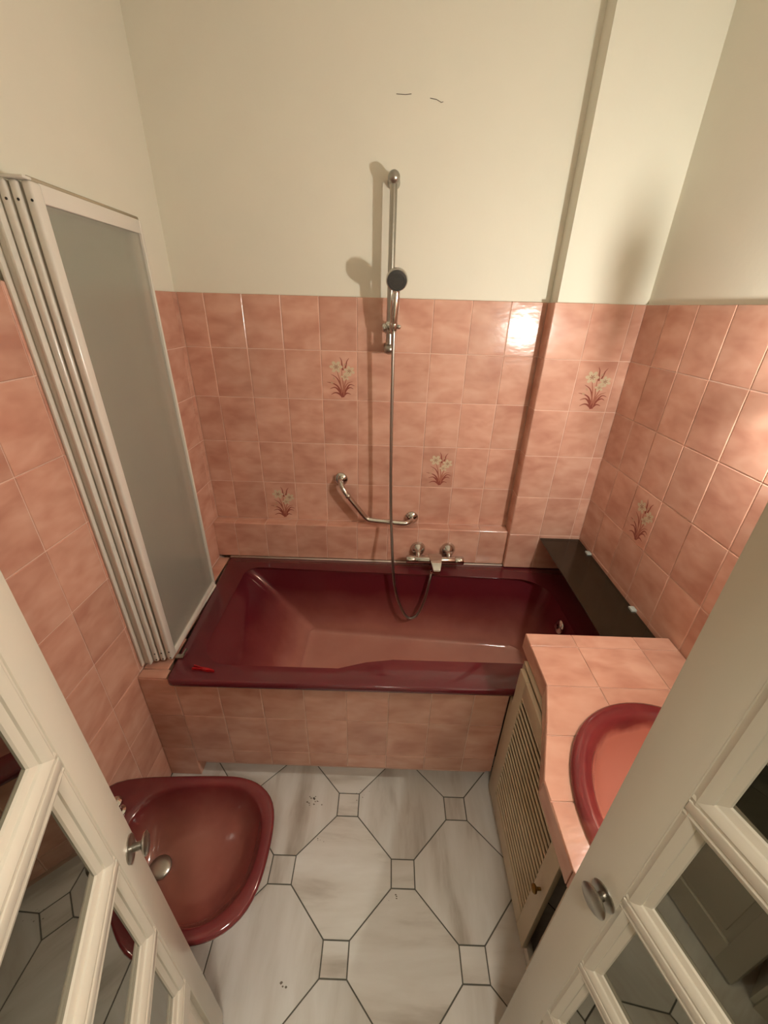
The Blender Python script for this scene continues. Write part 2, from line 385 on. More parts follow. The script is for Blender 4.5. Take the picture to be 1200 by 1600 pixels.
# floor tiles: octagons between small square inserts
FX, FY, FD, FS = 0.7477, -0.9151, 0.2112, 0.0811
def clip_poly(poly, lo, hi):
    for ax, lim, sg in ((0, lo[0], 1), (0, hi[0], -1), (1, lo[1], 1), (1, hi[1], -1)):
        out = []
        for i in range(len(poly)):
            a, b = poly[i-1], poly[i]; da, db = sg*(a[ax]-lim), sg*(b[ax]-lim)
            if da*db < 0:
                t = da/(da-db); out.append((a[0]+(b[0]-a[0])*t, a[1]+(b[1]-a[1])*t))
            if db >= 0: out.append(b)
        poly = out
        if not poly: return []
    res = []
    for p in poly:
        if not res or (abs(p[0]-res[-1][0])+abs(p[1]-res[-1][1])) > 1e-4: res.append(p)
    if len(res) > 1 and (abs(res[0][0]-res[-1][0])+abs(res[0][1]-res[-1][1])) < 1e-4: res.pop()
    return res
def area(p): return 0.5*sum(p[i-1][0]*p[i][1]-p[i][0]*p[i-1][1] for i in range(len(p)))
def shrink(poly, g):
    out = []
    for i in range(len(poly)):
        p0, p1, p2 = Vector(poly[i-1]), Vector(poly[i]), Vector(poly[(i+1) % len(poly)])
        e1, e2 = (p1-p0).normalized(), (p2-p1).normalized(); n1, n2 = Vector((-e1.y, e1.x)), Vector((-e2.y, e2.x))
        out.append(tuple(p1+(n1+n2)/max(0.25, 1+n1.dot(n2))*g))
    return out
h = FS/2
OCT = [(FD-h, -h), (FD-h, h), (h, FD-h), (-h, FD-h), (-FD+h, h), (-FD+h, -h), (-h, -FD+h), (h, -FD+h)]
SQ = [(-h, -h), (h, -h), (h, h), (-h, h)]
for i in range(-5, 7):
    for j in range(-2, 6):
        cx, cy = FX+i*FD, FY-j*FD; base = SQ if (i+j) % 2 == 0 else OCT
        p = clip_poly([(x+cx, y+cy) for x, y in base], (0.002, YF-0.09), (XW-0.002, -0.70))
        if len(p) < 3 or area(p) < 2e-4: continue
        full = len(p) == len(base) and abs(area(p)-area(base)) < 1e-6
        loc = [(x-cx, y-cy) for x, y in p]
        key = ('floor', len(base)) if full else ('floor', i, j)
        me = poly_tile_mesh(key, shrink(loc, 0.0020), 0.004, 0.0008, M_FLOOR)
        ob = bpy.data.objects.new('floor_tile', me); link(ob, floor); ob.location = (cx, cy, random.uniform(-0.0003, 0.0003))

rs = random.Random(3); bm = bmesh.new()
for cx, cy, n, r, big in ((0.612, -0.902, 16, 0.030, 0.0055), (0.655, -1.035, 4, 0.02, 0.004), (0.80, -0.875, 8, 0.035, 0.003), (0.60, -1.395, 3, 0.02, 0.006), (0.93, -1.19, 4, 0.03, 0.004)):
    for _ in range(n):
        x, y, q, a0 = cx+rs.gauss(0, r*0.5), cy+rs.gauss(0, r*0.3), big*rs.uniform(0.3, 1), rs.uniform(0, 6)
        bm.faces.new([bm.verts.new((x+q*rs.uniform(0.6, 1.2)*math.cos(a0+k*1.05), y+0.7*q*rs.uniform(0.6, 1.2)*math.sin(a0+k*1.05), 0.0006)) for k in range(6)])
dirt = bm_obj('dirt_specks', bm, simple('floor_dirt', (0.17, 0.145, 0.11), 0.9), floor); dirt['kind'] = 'stuff'

# bath front panel (brickwork) and the narrow ledge between bath and left wall
bm = bmesh.new()
XPL = 0.1255
add_box(bm, (0.0, YD+G, 0.0), (XPL-0.001, YD+0.04, 0.56)); add_box(bm, (XPL-0.001, YD+G, 0.0913), (1.318, YD+0.04, 0.548))
add_box(bm, (XPL-0.001, YD+0.05, 0.0), (1.318, YD+0.08, 0.0913)); add_box(bm, (0.0, YD+0.04, 0.0), (0.04, -0.06, 0.569)); add_box(bm, (0.0, YD+G, 0.54), (0.090, YD+0.08, 0.569))
panel = struct('wall_bath_front', bm, M_GROUT, 'low wall of pink tiles closing the front of the bath')
cols = [(0.0, XPL)]+[(a, b) for a, b in spans(XPL, 1.318, XPL, TW)]
for n, (a, b) in enumerate(cols):
    top = 0.569 if n == 0 else 0.549
    tile(panel, (a, YD, ZROW[7]), UX, UZ, b-a, top-ZROW[7]); tile(panel, (a, YD, ZROW[8]), UX, UZ, b-a, ZROW[7]-ZROW[8])
    zb = 0.002 if n == 0 else 0.0913
    tile(panel, (a, YD, zb), UX, UZ, b-a, ZROW[8]-zb)
tile(panel, (XPL, YD, 0.002), UY, UZ, 0.05, 0.09)
for y0, y1, x in ((YD, -0.782, 0.104), (-0.782, -0.63, 0.092), (-0.63, -0.478, 0.081), (-0.478, -0.326, 0.070), (-0.326, -0.06, 0.055)):
    tile(panel, (0.0, y0, 0.5725), UX, UY, x, y1-y0)

# ---------------------------------------------------------------- bathtub
def rquad(cs, rad, z, nside=12, narc=8, fstep=0.0):
    """rounded quad: corners BL, FL, FR, BR (counter-clockwise seen from above)"""
    pts = []
    n = len(cs)
    for i in range(n):
        p, a, b = Vector(cs[i]), Vector(cs[i-1]), Vector(cs[(i+1) % n]); r = rad[i]
        d1, d2 = (a-p).normalized(), (b-p).normalized(); ang = d1.angle(d2); L = r/math.tan(ang/2)
        s, e = p+d1*L, p+d2*L; c = p+(d1+d2).normalized()*(r/math.sin(ang/2))
        a0 = math.atan2(s.y-c.y, s.x-c.x); a1 = math.atan2(e.y-c.y, e.x-c.x); da = (a1-a0+math.pi) % (2*math.pi)-math.pi
        pts += [c+Vector((math.cos(a0+da*k/narc), math.sin(a0+da*k/narc)))*r for k in range(narc+1)]
        q, a2, b2 = Vector(cs[(i+1) % n]), p, Vector(cs[(i+2) % n]); r2 = rad[(i+1) % n]
        e1, e2 = (a2-q).normalized(), (b2-q).normalized(); L2 = r2/math.tan(e1.angle(e2)/2); nx = q+e1*L2
        pts += [e+(nx-e)*(k/nside) for k in range(1, nside)]
    out = []
    for p in pts:
        y = p.y
        if fstep and p.y < -0.5:
            t = min(1, max(0, (p.x-0.70)/0.17)); t = t*t*(3-2*t); k = min(1, max(0, (-p.y-0.5)/0.15))
            y -= fstep*(1-t)*k
        out.append((p.x, y, z))
    return out
OUT = [(0.055, -0.0610), (0.107, -0.841), (1.806, -0.832), (1.806, -0.0610)]
TOP = [(0.160, -0.135), (0.172, -0.730), (1.668, -0.724), (1.668, -0.165)]
BOT = [(0.470, -0.170), (0.470, -0.640), (1.585, -0.650), (1.585, -0.240)]
def mixq(a, b, t): return [tuple(p[j]+(q[j]-p[j])*t for j in range(2)) for p, q in zip(a, b)]
def insetq(q, d): 
    c = (sum(p[0] for p in q)/4, sum(p[1] for p in q)/4)
    return [(p[0]+math.copysign(d, c[0]-p[0]), p[1]+math.copysign(d, c[1]-p[1])) for p in q]
rr_o = [0.012, 0.03, 0.012, 0.012]; rt, rb = [0.05, 0.10, 0.13, 0.13], [0.030, 0.05, 0.09, 0.09]
rings = [rquad(insetq(OUT, 0.012), rr_o, 0.5535), rquad(insetq(OUT, 0.004), rr_o, 0.5540), rquad(OUT, rr_o, 0.560), rquad(insetq(OUT, 0.001), rr_o, 0.572),
         rquad(insetq(OUT, 0.005), rr_o, 0.5795), rquad(insetq(OUT, 0.012), rr_o, ZR)]
FST = 0.048
rings += [rquad(insetq(TOP, -0.016), [r+0.016 for r in rt], ZR-0.0005, fstep=FST), rquad(insetq(TOP, -0.007), [r+0.007 for r in rt], 0.5795, fstep=FST), rquad(insetq(TOP, -0.001), rt, 0.572, fstep=FST)]
for z in (0.560, 0.52, 0.47, 0.41, 0.35, 0.29, 0.245):
    t = (0.565-z)/(0.565-0.215); t = max(0, t); tt = t**0.92
    rings.append(rquad(mixq(TOP, BOT, tt), [a+(b-a)*t for a, b in zip(rt, rb)], z, fstep=FST*(1-t)))
rings += [rquad(insetq(BOT, -0.006), rb, 0.222), rquad(insetq(BOT, 0.004), rb, 0.206), rquad(insetq(BOT, 0.020), [r*0.8 for r in rb], 0.197), rquad(insetq(BOT, 0.05), [r*0.6 for r in rb], 0.194),
          rquad(insetq(BOT, 0.16), [0.02]*4, 0.190)]
bath = tag(empty('bathtub', (0, 0, 0)), 'long maroon enamelled bathtub set between the tiled walls', 'bathtub')
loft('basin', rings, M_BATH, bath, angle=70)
ov = lathe('overflow_cover', [(0.030, 0), (0.031, 0.004), (0.026, 0.009), (0.012, 0.012), (0.010, 0.020), (0, 0.021)], (1.648, -0.430, 0.512), (-1, 0, 0.22), M_CHROME, bath)
ov['label'] = 'round chrome overflow cover'
bm = bmesh.new()
add_tube(bm, [(0.062, -0.0665, ZR+0.0015), (XP-0.004, -0.0665, ZR+0.0015)], 0.004, 8); bm_obj('caulk_bead', bm, M_CAULK, wall_back, True)

# red clothes peg lying on the rim
peg = tag(empty('clothes_peg', (0.226, -0.789, ZR), math.radians(-10)), 'red plastic clothes peg lying on the maroon bath rim', 'clothes peg')
for s in (-1, 1):
    bm = bmesh.new(); vs = []
    P = [(-0.042, 0.008), (-0.012, 0.004), (0.012, 0.005), (0.040, 0.0012), (0.041, 0.0002), (0.0, 0.0), (-0.041, 0.0040)]
    top = [bm.verts.new((x, s*y, 0.0105)) for x, y in P]; bot = [bm.verts.new((x, s*y, 0.0008)) for x, y in P]
    bm.faces.new(top); bm.faces.new(bot[::-1])
    for i in range(len(P)): bm.faces.new((top[i-1], top[i], bot[i], bot[i-1]))
    bm_obj('jaw', bm, M_RED, peg)
bm = bmesh.new(); add_tube(bm, [(0.002+0.0045*math.cos(a), 0.0045*math.sin(a), 0.004+0.0006*k) for k, a in enumerate([i*0.6 for i in range(12)])], 0.0009, 6); bm_obj('spring', bm, M_CHROME, peg, True)

# ---------------------------------------------------------------- folded shower screen
scr = tag(empty('shower_screen', (0.05, -0.5, 0.574)), 'white framed frosted folding bath screen folded against the left wall', 'shower screen')
scr_inv = Matrix.Translation((-0.05, 0.5, -0.574))
Z0, Z1 = 0.592, 1.974
def screen_panel(xf, yf, xb, yb, th, top, bot, front, back, gm):
    e = Vector((xb-xf, yb-yf, 0)); L = e.length; e.normalize(); n = Vector((e.y, -e.x, 0))   # n points into the room (+x)
    mt = Matrix(((e.x, n.x, 0, xf), (e.y, n.y, 0, yf), (0, 0, 1, 0), (0, 0, 0, 1)))
    bm = bmesh.new(); h2 = th/2
    add_box(bm, (0, -h2, Z0), (front, h2, Z1), min(0.006, h2*0.7), seg=3); add_box(bm, (L-back, -h2, Z0), (L, h2, Z1), 0.002)
    add_box(bm, (front-0.004, -h2*0.9, Z1-top), (L-back+0.002, h2*0.9, Z1), 0.002); add_box(bm, (front-0.004, -h2*0.9, Z0), (L-back+0.002, h2*0.9, Z0+bot), 0.002)
    fr = bm_obj('panel_frame', bm, M_WHITE, scr, True, 35); fr.matrix_world = scr_inv @ mt
    fr.matrix_parent_inverse = Matrix(); fr.matrix_basis = scr_inv @ mt
    bm = bmesh.new(); add_box(bm, (front-0.004, -0.0025, Z0+bot-0.004), (L-back+0.004, 0.0025, Z1-top+0.004)); bm_obj('glass_pane', bm, gm, fr)
    for z in (Z0+0.012, Z0+0.040, Z1-0.035): lathe('screw', [(0.0028, 0), (0.0028, 0.0008)], (-0.0004, h2*0.45, z), (-1, 0, 0), M_BLACK, fr, 10)
    return fr
screen_panel(0.090, -0.757, 0.0695, -0.308, 0.020, 0.036, 0.022, 0.034, 0.011, M_FROST)
screen_panel(0.0665, -0.763, 0.0485, -0.315, 0.017, 0.036, 0.022, 0.034, 0.03, M_CLEAR)
screen_panel(0.0450, -0.768, 0.0330, -0.320, 0.018, 0.036, 0.022, 0.034, 0.03, M_CLEAR)
# wall channel: three ribs with flat recess between
bm = bmesh.new()
for x0, x1, y in ((0.001, 0.009, -0.790), (0.009, 0.026, -0.776), (0.026, 0.034, -0.782)):
    add_box(bm, (x0-0.05, y+0.5, Z0-0.574), (x1-0.05, -0.32+0.5, Z1+0.004-0.574), 0.002)
bm_obj('wall_channel', bm, M_WHITE, scr, True, 35)
bm = bmesh.new()
for x0, x1, y0, y1 in ((0.004, 0.052, -0.780, -0.765), (0.050, 0.098, -0.770, -0.745)):
    add_box(bm, (x0-0.05, y0+0.5, Z1-0.574), (x1-0.05, y1+0.5, Z1+0.006-0.574), 0.002)
bm_obj('hinge_cap', bm, M_WHITE, scr, True, 35)
bm = bmesh.new(); P = [(0.090, -0.748), (0.0695, -0.310)]
add_tube(bm, [(P[0][0]-0.05, P[0][1]+0.5, Z1+0.004-0.574), (P[1][0]-0.05, P[1][1]+0.5, Z1+0.004-0.574)], 0.005, 8); bm_obj('top_seal', bm, simple('beige_seal', (0.42, 0.35, 0.24), 0.5), scr, True)
bm = bmesh.new(); add_box(bm, (0.100-0.05, -0.742+0.5, 0.0095), (0.128-0.05, -0.725+0.5, 0.016), 0.0015); add_box(bm, (0.120-0.05, -0.735+0.5, 0.0155), (0.127-0.05, -0.700+0.5, 0.019), 0.001)
bm_obj('corner_bracket', bm, M_DULL, scr, True, 35)
bm = bmesh.new(); add_box(bm, (0.062-0.05, -0.74+0.5, 0.0095), (0.085-0.05, -0.312+0.5, 0.0185), 0.002); bm_obj('bottom_seal', bm, M_WHITE, scr, True, 35)

# ---------------------------------------------------------------- shower: rail, hand shower, hose, mixer, grab rail
rail = tag(empty('shower_rail', (0.851, 0, 1.6)), 'tall vertical nickel shower riser rail on the back wall', 'shower rail')
def rel(o, pts): return [tuple(Vector(p)-Vector(o.location)) for p in pts]
ro = Vector(rail.location)
tube('rail', rel(rail, [(0.851, -0.058, 1.600), (0.851, -0.058, 2.150)]), 0.0130, M_DULL, rail, 16)
for z, y0 in ((2.150, PL), (1.606, 0.0)):
    bm = bmesh.new(); add_lathe(bm, [(0.0, 0.0), (0.0225, 0.0), (0.0225, 0.010), (0.018, 0.030), (0.016, 0.045), (0.0165, 0.060)], Vector((0.851, y0, z))-ro, (0, -1, 0))
    add_lathe(bm, [(0, -0.022), (0.012, -0.019), (0.0195, -0.009), (0.021, 0), (0.0195, 0.009), (0.012, 0.019), (0, 0.022)], Vector((0.851, -0.060, z))-ro, (0, -1, 0))
    bm_obj('wall_bracket', bm, M_DULL, rail, True, 50)
bm = bmesh.new()
add_lathe(bm, [(0.017, -0.022), (0.020, -0.016), (0.020, 0.016), (0.017, 0.022)], Vector((0.851, -0.058, 1.684))-ro, (0, 0, 1))
add_lathe(bm, [(0.008, 0), (0.015, 0.004), (0.017, 0.014), (0.013, 0.020), (0, 0.022)], Vector((0.840, -0.062, 1.684))-ro, (-1, -0.3, 0))
add_tube(bm, rel(rail, [(0.851, -0.070, 1.684), (0.860, -0.100, 1.688)]), 0.011, 12)
add_lathe(bm, [(0.013, -0.017), (0.016, -0.010), (0.016, 0.010), (0.013, 0.017)], Vector((0.866, -0.110, 1.692))-ro, (0.02, -0.25, 1))
add_lathe(bm, [(0, 0), (0.007, 0.002), (0.009, 0.008), (0.006, 0.014), (0, 0.016)], Vector((0.879, -0.112, 1.690))-ro, (1, -0.2, 0))
bm_obj('slider', bm, M_CHROME, rail, True, 50)
hs = tag(empty('hand_shower', (0.867, -0.115, 1.70)), 'chrome hand shower with dark spray plate held on the riser rail', 'shower head')
ho = Vector(hs.location)
handle = smooth_path(rel(hs, [(0.8665, -0.112, 1.688), (0.867, -0.118, 1.725), (0.869, -0.124, 1.770), (0.871, -0.128, 1.805), (0.872, -0.134, 1.832)]), 6)
tube('handle', handle, 0.011, M_CHROME, hs, 16, rfun=lambda i: 0.0115+0.005*math.sin(min(1, i/18)*math.pi*0.8))
hax = Vector((0.02, -0.86, -0.42)).normalized(); hc = Vector((0.872, -0.140, 1.850))-ho
lathe('head', [(0, -0.016), (0.016, -0.014), (0.031, -0.004), (0.0385, 0.008), (0.039, 0.018), (0.036, 0.022)], hc, hax, M_CHROME, hs, 32)
lathe('spray_plate', [(0.0355, 0.0205), (0.0345, 0.0245), (0.026, 0.0255), (0.025, 0.0245), (0.013, 0.0250), (0.012, 0.0262), (0, 0.0265)], hc, hax, M_NOZZLE, hs, 32)
hp = smooth_path([(0.8665, -0.1115, 1.686), (0.8675, -0.117, 1.66), (0.868, -0.115, 1.55), (0.870, -0.113, 1.40), (0.873, -0.113, 1.209), (0.878, -0.116, 1.02), (0.883, -0.126, 0.898), (0.890, -0.148, 0.790), (0.896, -0.172, 0.705),
                  (0.903, -0.190, 0.620), (0.911, -0.200, 0.553), (0.924, -0.212, 0.485), (0.944, -0.222, 0.429), (0.970, -0.228, 0.377), (0.996, -0.230, 0.354), (1.022, -0.228, 0.363), (1.043, -0.222, 0.391), (1.064, -0.208, 0.447),
                  (1.078, -0.194, 0.510), (1.087, -0.180, 0.560), (1.093, -0.165, 0.592)], 14)
bm = bmesh.new(); add_tube(bm, hp, 0.0068, 10, rfun=lambda i: 0.0072 if i % 2 else 0.0062)
ho_ = bm_obj('shower_hose', bm, M_DULL, None, True, 60); tag(ho_, 'long flexible metal shower hose looping down into the bath', 'shower hose')

mix = tag(empty('bath_mixer', (1.11, -0.0595, 0.64)), 'chrome thermostatic bath mixer bar above the back rim', 'tap')
mo = Vector(mix.location)
for x in (1.028, 1.180):
    bm = bmesh.new(); add_lathe(bm, [(0.037, 0.0), (0.0365, 0.007), (0.026, 0.028), (0.0145, 0.036), (0.0135, 0.040)], Vector((x, -0.0598, 0.668))-mo, (0, -1, 0), 28)
    add_tube(bm, rel(mix, smooth_path([(x, -0.095, 0.668), (x, -0.108, 0.664), (x, -0.116, 0.650)], 4)), 0.0125, 14)
    bm_obj('wall_union', bm, M_CHROME, mix, True, 50)
bm = bmesh.new(); add_lathe(bm, [(0.0185, -0.098), (0.020, -0.095), (0.020, 0.100), (0.0185, 0.103)], Vector((1.108, -0.122, 0.640))-mo, (1, 0, 0), 24); bm_obj('bar', bm, M_CHROME, mix, True, 50)
for s, c in ((-1, 0.098), (1, 0.103)):
    bm = bmesh.new(); add_lathe(bm, [(0.0195, 0), (0.021, 0.004), (0.021, 0.036), (0.018, 0.042), (0, 0.043)], Vector((1.108+s*c, -0.122, 0.640))-mo, (s, 0, 0), 20)
    add_tube(bm, rel(mix, [(1.108+s*(c+0.026), -0.132, 0.652), (1.108+s*(c+0.026), -0.143, 0.659)]), 0.004, 8)
    bm_obj('control_knob', bm, M_CHROME, mix, True, 50)
bm = bmesh.new()
sec = [(1.076, 1.146, -0.100, 0.662, 0.622), (1.078, 1.144, -0.128, 0.664, 0.620), (1.087, 1.139, -0.158, 0.658, 0.622), (1.094, 1.134, -0.186, 0.644, 0.615), (1.098, 1.130, -0.200, 0.630, 0.606)]
rg = [[bm.verts.new(Vector((x, y, z))-mo) for x, z in ((a, zt), (b, zt), (b, zb), (a, zb))] for a, b, y, zt, zb in sec]
for A, B in zip(rg, rg[1:]):
    for k in range(4): bm.faces.new((A[k], A[(k+1) % 4], B[(k+1) % 4], B[k]))
bm.faces.new(rg[0]); bm.faces.new(rg[-1][::-1]); bmesh.ops.bevel(bm, geom=list(bm.edges), offset=0.0025, segments=2, affect='EDGES')
add_lathe(bm, [(0.009, 0), (0.010, 0.003), (0.010, 0.018), (0.008, 0.022)], Vector((1.093, -0.165, 0.612))-mo, (0, 0, -1), 14)
bm_obj('spout', bm, M_CHROME, mix, True, 40)

grab = tag(empty('grab_rail', (0.80, 0, 0.90)), 'bent chrome grab rail screwed to the tiles above the bath', 'grab rail')
go = Vector(grab.location)
gp = smooth_path(rel(grab, [(0.637, -0.012, 1.011), (0.638, -0.034, 1.010), (0.646, -0.052, 0.995), (0.662, -0.060, 0.968), (0.690, -0.061, 0.929), (0.735, -0.061, 0.868), (0.757, -0.061, 0.839), (0.772, -0.061, 0.827), (0.792, -0.061, 0.822),
                  (0.850, -0.061, 0.817), (0.930, -0.061, 0.8105), (0.962, -0.058, 0.809), (0.982, -0.044, 0.811), (0.989, -0.028, 0.813), (0.989, -0.012, 0.813)]), 6)
tube('rail_tube', gp, 0.0125, M_CHROME, grab, 16)
for x, z in ((0.637, 1.011), (0.989, 0.813)):
    lathe('rosette', [(0.0, 0.0005), (0.033, 0.0005), (0.0335, 0.006), (0.031, 0.011), (0.020, 0.015), (0.014, 0.018)], Vector((x, 0, z))-go, (0, -1, 0), M_CHROME, grab, 28)
lathe('joint_ring', [(0.0127, -0.009), (0.0142, -0.007), (0.0142, 0.007), (0.0127, 0.009)], Vector((0.676, -0.061, 0.948))-go, (0.58, 0, -0.81), M_CHROME, grab, 20)

# ---------------------------------------------------------------- smoked glass shelf at the end of the bath
sh = tag(empty('glass_shelf', (1.715, -0.43, 0.76)), 'dark smoked glass shelf over the right end of the bath', 'shelf')
bm = bmesh.new(); v = []
q = [(1.621, -0.0865), (1.617, -0.785), (1.805, -0.785), (1.8105, -0.0865)]
for z in (0.759, 0.766): v.append([bm.verts.new((x-1.715, y+0.43, z-0.76)) for x, y in q])
bm.faces.new(v[0]); bm.faces.new(v[1])
for i in range(4): bm.faces.new((v[0][i-1], v[0][i], v[1][i], v[1][i-1]))
bmesh.ops.bevel(bm, geom=list(bm.edges), offset=0.0012, segments=1, affect='EDGES'); bm_obj('glass_plate', bm, M_SMOKE, sh)
for y in (-0.215, -0.600):
    bm = bmesh.new(); add_box(bm, (0.075, y+0.43-0.013, -0.010), (0.0955, y+0.43+0.013, 0.013), 0.002); bm_obj('clip', bm, M_CLIP, sh, True, 35)

# ---------------------------------------------------------------- vanity: tiled counter, louvred cabinet, basin
ZC = 0.808
YS = -1.335                                             # basin centre line
half = [(1.335, -0.787), (1.335, -0.990), (1.296, -1.106), (1.240, -1.252)]
front = half+[(x, 2*YS-y) for x, y in half[::-1][:-1]]+[(1.335, YF+0.004)]
outline = front+[(XW-0.004, YF+0.004), (XW-0.004, -0.787)]
EA, EB, EC = 0.240, 0.260, (1.552, YS)                  # cut-out for the basin
def ell(a, b, n=64): return [(EC[0]+a*(1 if math.cos(2*math.pi*k/n) < 0 else 0.92)*math.cos(2*math.pi*k/n), EC[1]+b*math.sin(2*math.pi*k/n)) for k in range(n)]
def prism(name, poly, z0, z1, m, parent=None):
    n = len(poly); vs = [(x, y, z0) for x, y in poly]+[(x, y, z1) for x, y in poly]
    fs = [tuple(range(n))[::-1], tuple(range(n, 2*n))]+[(i, (i+1) % n, n+(i+1) % n, n+i) for i in range(n)]
    return mesh_obj(name, vs, fs, m, parent)
def cut(ob, cutter):
    md = ob.modifiers.new('cut', 'BOOLEAN'); md.object = cutter; md.operation = 'DIFFERENCE'; md.solver = 'EXACT'
    dg = bpy.context.evaluated_depsgraph_get(); me = bpy.data.meshes.new_from_object(ob.evaluated_get(dg))
    ob.modifiers.clear(); ob.data = me
counter = tag(empty('vanity_counter', (1.57, -1.3, ZC)), 'pink tiled vanity counter with a bulging front edge', 'counter')
cinv = Matrix.Translation((-1.57, 1.3, -ZC))
cutter = prism('cutter', ell(EA, EB), ZC-0.3, ZC+0.3, M_GROUT)
def inset_outline(poly, g): return shrink(poly, g)
oin = inset_outline(outline, 0.004)
slab = prism('slab', oin, ZC-0.058, ZC-0.0028, M_GROUT)
bpy.context.view_layer.update(); cut(slab, cutter); slab.parent = counter; slab.matrix_parent_inverse = cinv
xc, yc = [1.1, 1.485, 1.687, 1.90], [-0.70, -0.842, -0.993, -1.144, -1.297, -1.449, -1.601, -1.753, -1.9]
for i in range(3):
    for j in range(len(yc)-1):
        p = clip_poly(outline, (xc[i], yc[j+1]), (xc[i+1], yc[j]))
        if len(p) < 3 or abs(area(p)) < 3e-4: continue
        if area(p) < 0: p = p[::-1]
        cx = sum(a for a, _ in p)/len(p); cy = sum(b for _, b in p)/len(p)
        me = poly_tile_mesh(('counter', i, j), shrink([(a-cx, b-cy) for a, b in p], 0.0013), 0.005, 0.0015, M_TILE)
        ob = bpy.data.objects.new('tile', me); C.objects.link(ob); ob.location = (cx, cy, ZC)
        corners = [((a-EC[0])/(EA*0.97))**2+((b-EC[1])/EB)**2 for a, b in p]
        near = min(max(0, max(abs(cx-EC[0])-EA-0.11, abs(cy-EC[1])-EB-0.09)), 1) == 0
        if near:
            bm = bmesh.new(); bm.from_mesh(me); b0 = [e for e in bm.edges if e.is_boundary]
            if b0: bmesh.ops.contextual_create(bm, geom=b0)
            bmesh.ops.recalc_face_normals(bm, faces=bm.faces); me2 = bpy.data.meshes.new('tile'); bm.to_mesh(me2); bm.free()
            if not me2.materials: me2.materials.append(M_TILE)
            ob.data = me2; bpy.context.view_layer.update(); cut(ob, cutter)
        if len(ob.data.polygons) == 0: bpy.data.objects.remove(ob); continue
        ob.parent = counter; ob.matrix_parent_inverse = cinv
bpy.data.objects.remove(cutter)
# apron strip under the front edge, one tile face per straight run and joint
def apron(a, b, ht=0.062):
    a, b = Vector((*a, 0)), Vector((*b, 0)); d = b-a; n = max(1, round(d.length/0.16)); u = d.normalized()
    for k in range(n):
        o = a+d*(k/n); t = tile(counter, (o.x, o.y, ZC-ht), u, UZ, d.length/n, ht-0.0015); mw = t.matrix_world.copy(); t.matrix_parent_inverse = cinv; t.matrix_basis = mw
for a, b in zip(front, front[1:]): apron(a, b)
apron((XW-0.004, -0.787), (1.335, -0.787))

cab = tag(empty('vanity_cabinet', (1.57, -1.32, 0)), 'cream louvred cabinet under the tiled vanity counter', 'cabinet')
co = Vector(cab.location)
def cb(name, lo, hi, m=M_CAB, parent=None, bevel=0.0015): return box(name, Vector(lo)-co, Vector(hi)-co, m, parent or cab, bevel)
CXF = 1.325
cb('carcass_back', (1.345, -1.80, 0.02), (1.80, -1.785, 0.742)); cb('carcass_side', (CXF+0.002, -0.860, 0.02), (1.80, -0.846, 0.742))
bm = bmesh.new()
for lo, hi in (((CXF, -0.866, 0.0), (CXF+0.02, -0.846, 0.742)), ((CXF-0.004, -0.862, 0.0), (CXF+0.02, -0.8235, 0.548)), ((CXF, -1.80, 0.0), (CXF+0.02, -1.785, 0.742)), ((CXF, -1.80, 0.735), (CXF+0.02, -0.846, 0.744))):
    add_box(bm, Vector(lo)-co, Vector(hi)-co, 0.001)
bm_obj('face_frame', bm, M_CAB, cab, True, 35)
pl = cb('plinth', (CXF+0.001, -1.80, 0.002), (CXF+0.019, -0.866, 0.048), M_WHITE)
def louvre_door(y0, y1, z0, z1, knob_y):
    d = empty('door'); d.parent = cab
    x0, x1, st = CXF-0.016, CXF-0.001, 0.055
    bm = bmesh.new()
    for lo, hi in (((x0, y0-st, z0), (x1, y0, z1)), ((x0, y1, z0), (x1, y1+st, z1)), ((x0, y1+st, z1-0.065), (x1, y0-st, z1)), ((x0, y1+st, z0), (x1, y0-st, z0+0.075))):
        add_box(bm, Vector(lo)-co, Vector(hi)-co, 0.002)
    me_o = bm_obj('door', bm, M_CAB, cab, True, 35); bpy.data.objects.remove(d)
    nz = int((z1-0.065-z0-0.075)/0.0265); L = (y0-st)-(y1+st)+0.006; me = None
    for k in range(nz):
        z = z0+0.075+(k+0.5)*(z1-0.065-z0-0.075)/nz
        if me is None:
            bm = bmesh.new(); add_box(bm, (-0.0035, -L/2, -0.0145), (0.0035, L/2, 0.0145), 0.002, seg=1); me = bpy.data.meshes.new('slat'); bmesh.ops.recalc_face_normals(bm, faces=bm.faces); bm.to_mesh(me); bm.free(); me.materials.append(M_CAB)
        s = bpy.data.objects.new('slat', me); link(s, me_o); s.location = Vector((CXF-0.0075, (y0+y1)/2, z))-co; s.rotation_euler = (0, math.radians(-31), 0)
    if knob_y: lathe('knob', [(0.004, 0), (0.0045, 0.010), (0.011, 0.014), (0.012, 0.019), (0.008, 0.024), (0, 0.025)], Vector((x0, knob_y, 0.375))-co, (-1, 0, 0), M_BRASS, me_o, 16)
    return me_o
louvre_door(-0.868, -1.314, 0.052, 0.734, -1.290)
louvre_door(-1.355, -1.782, 0.052, 0.734, None)

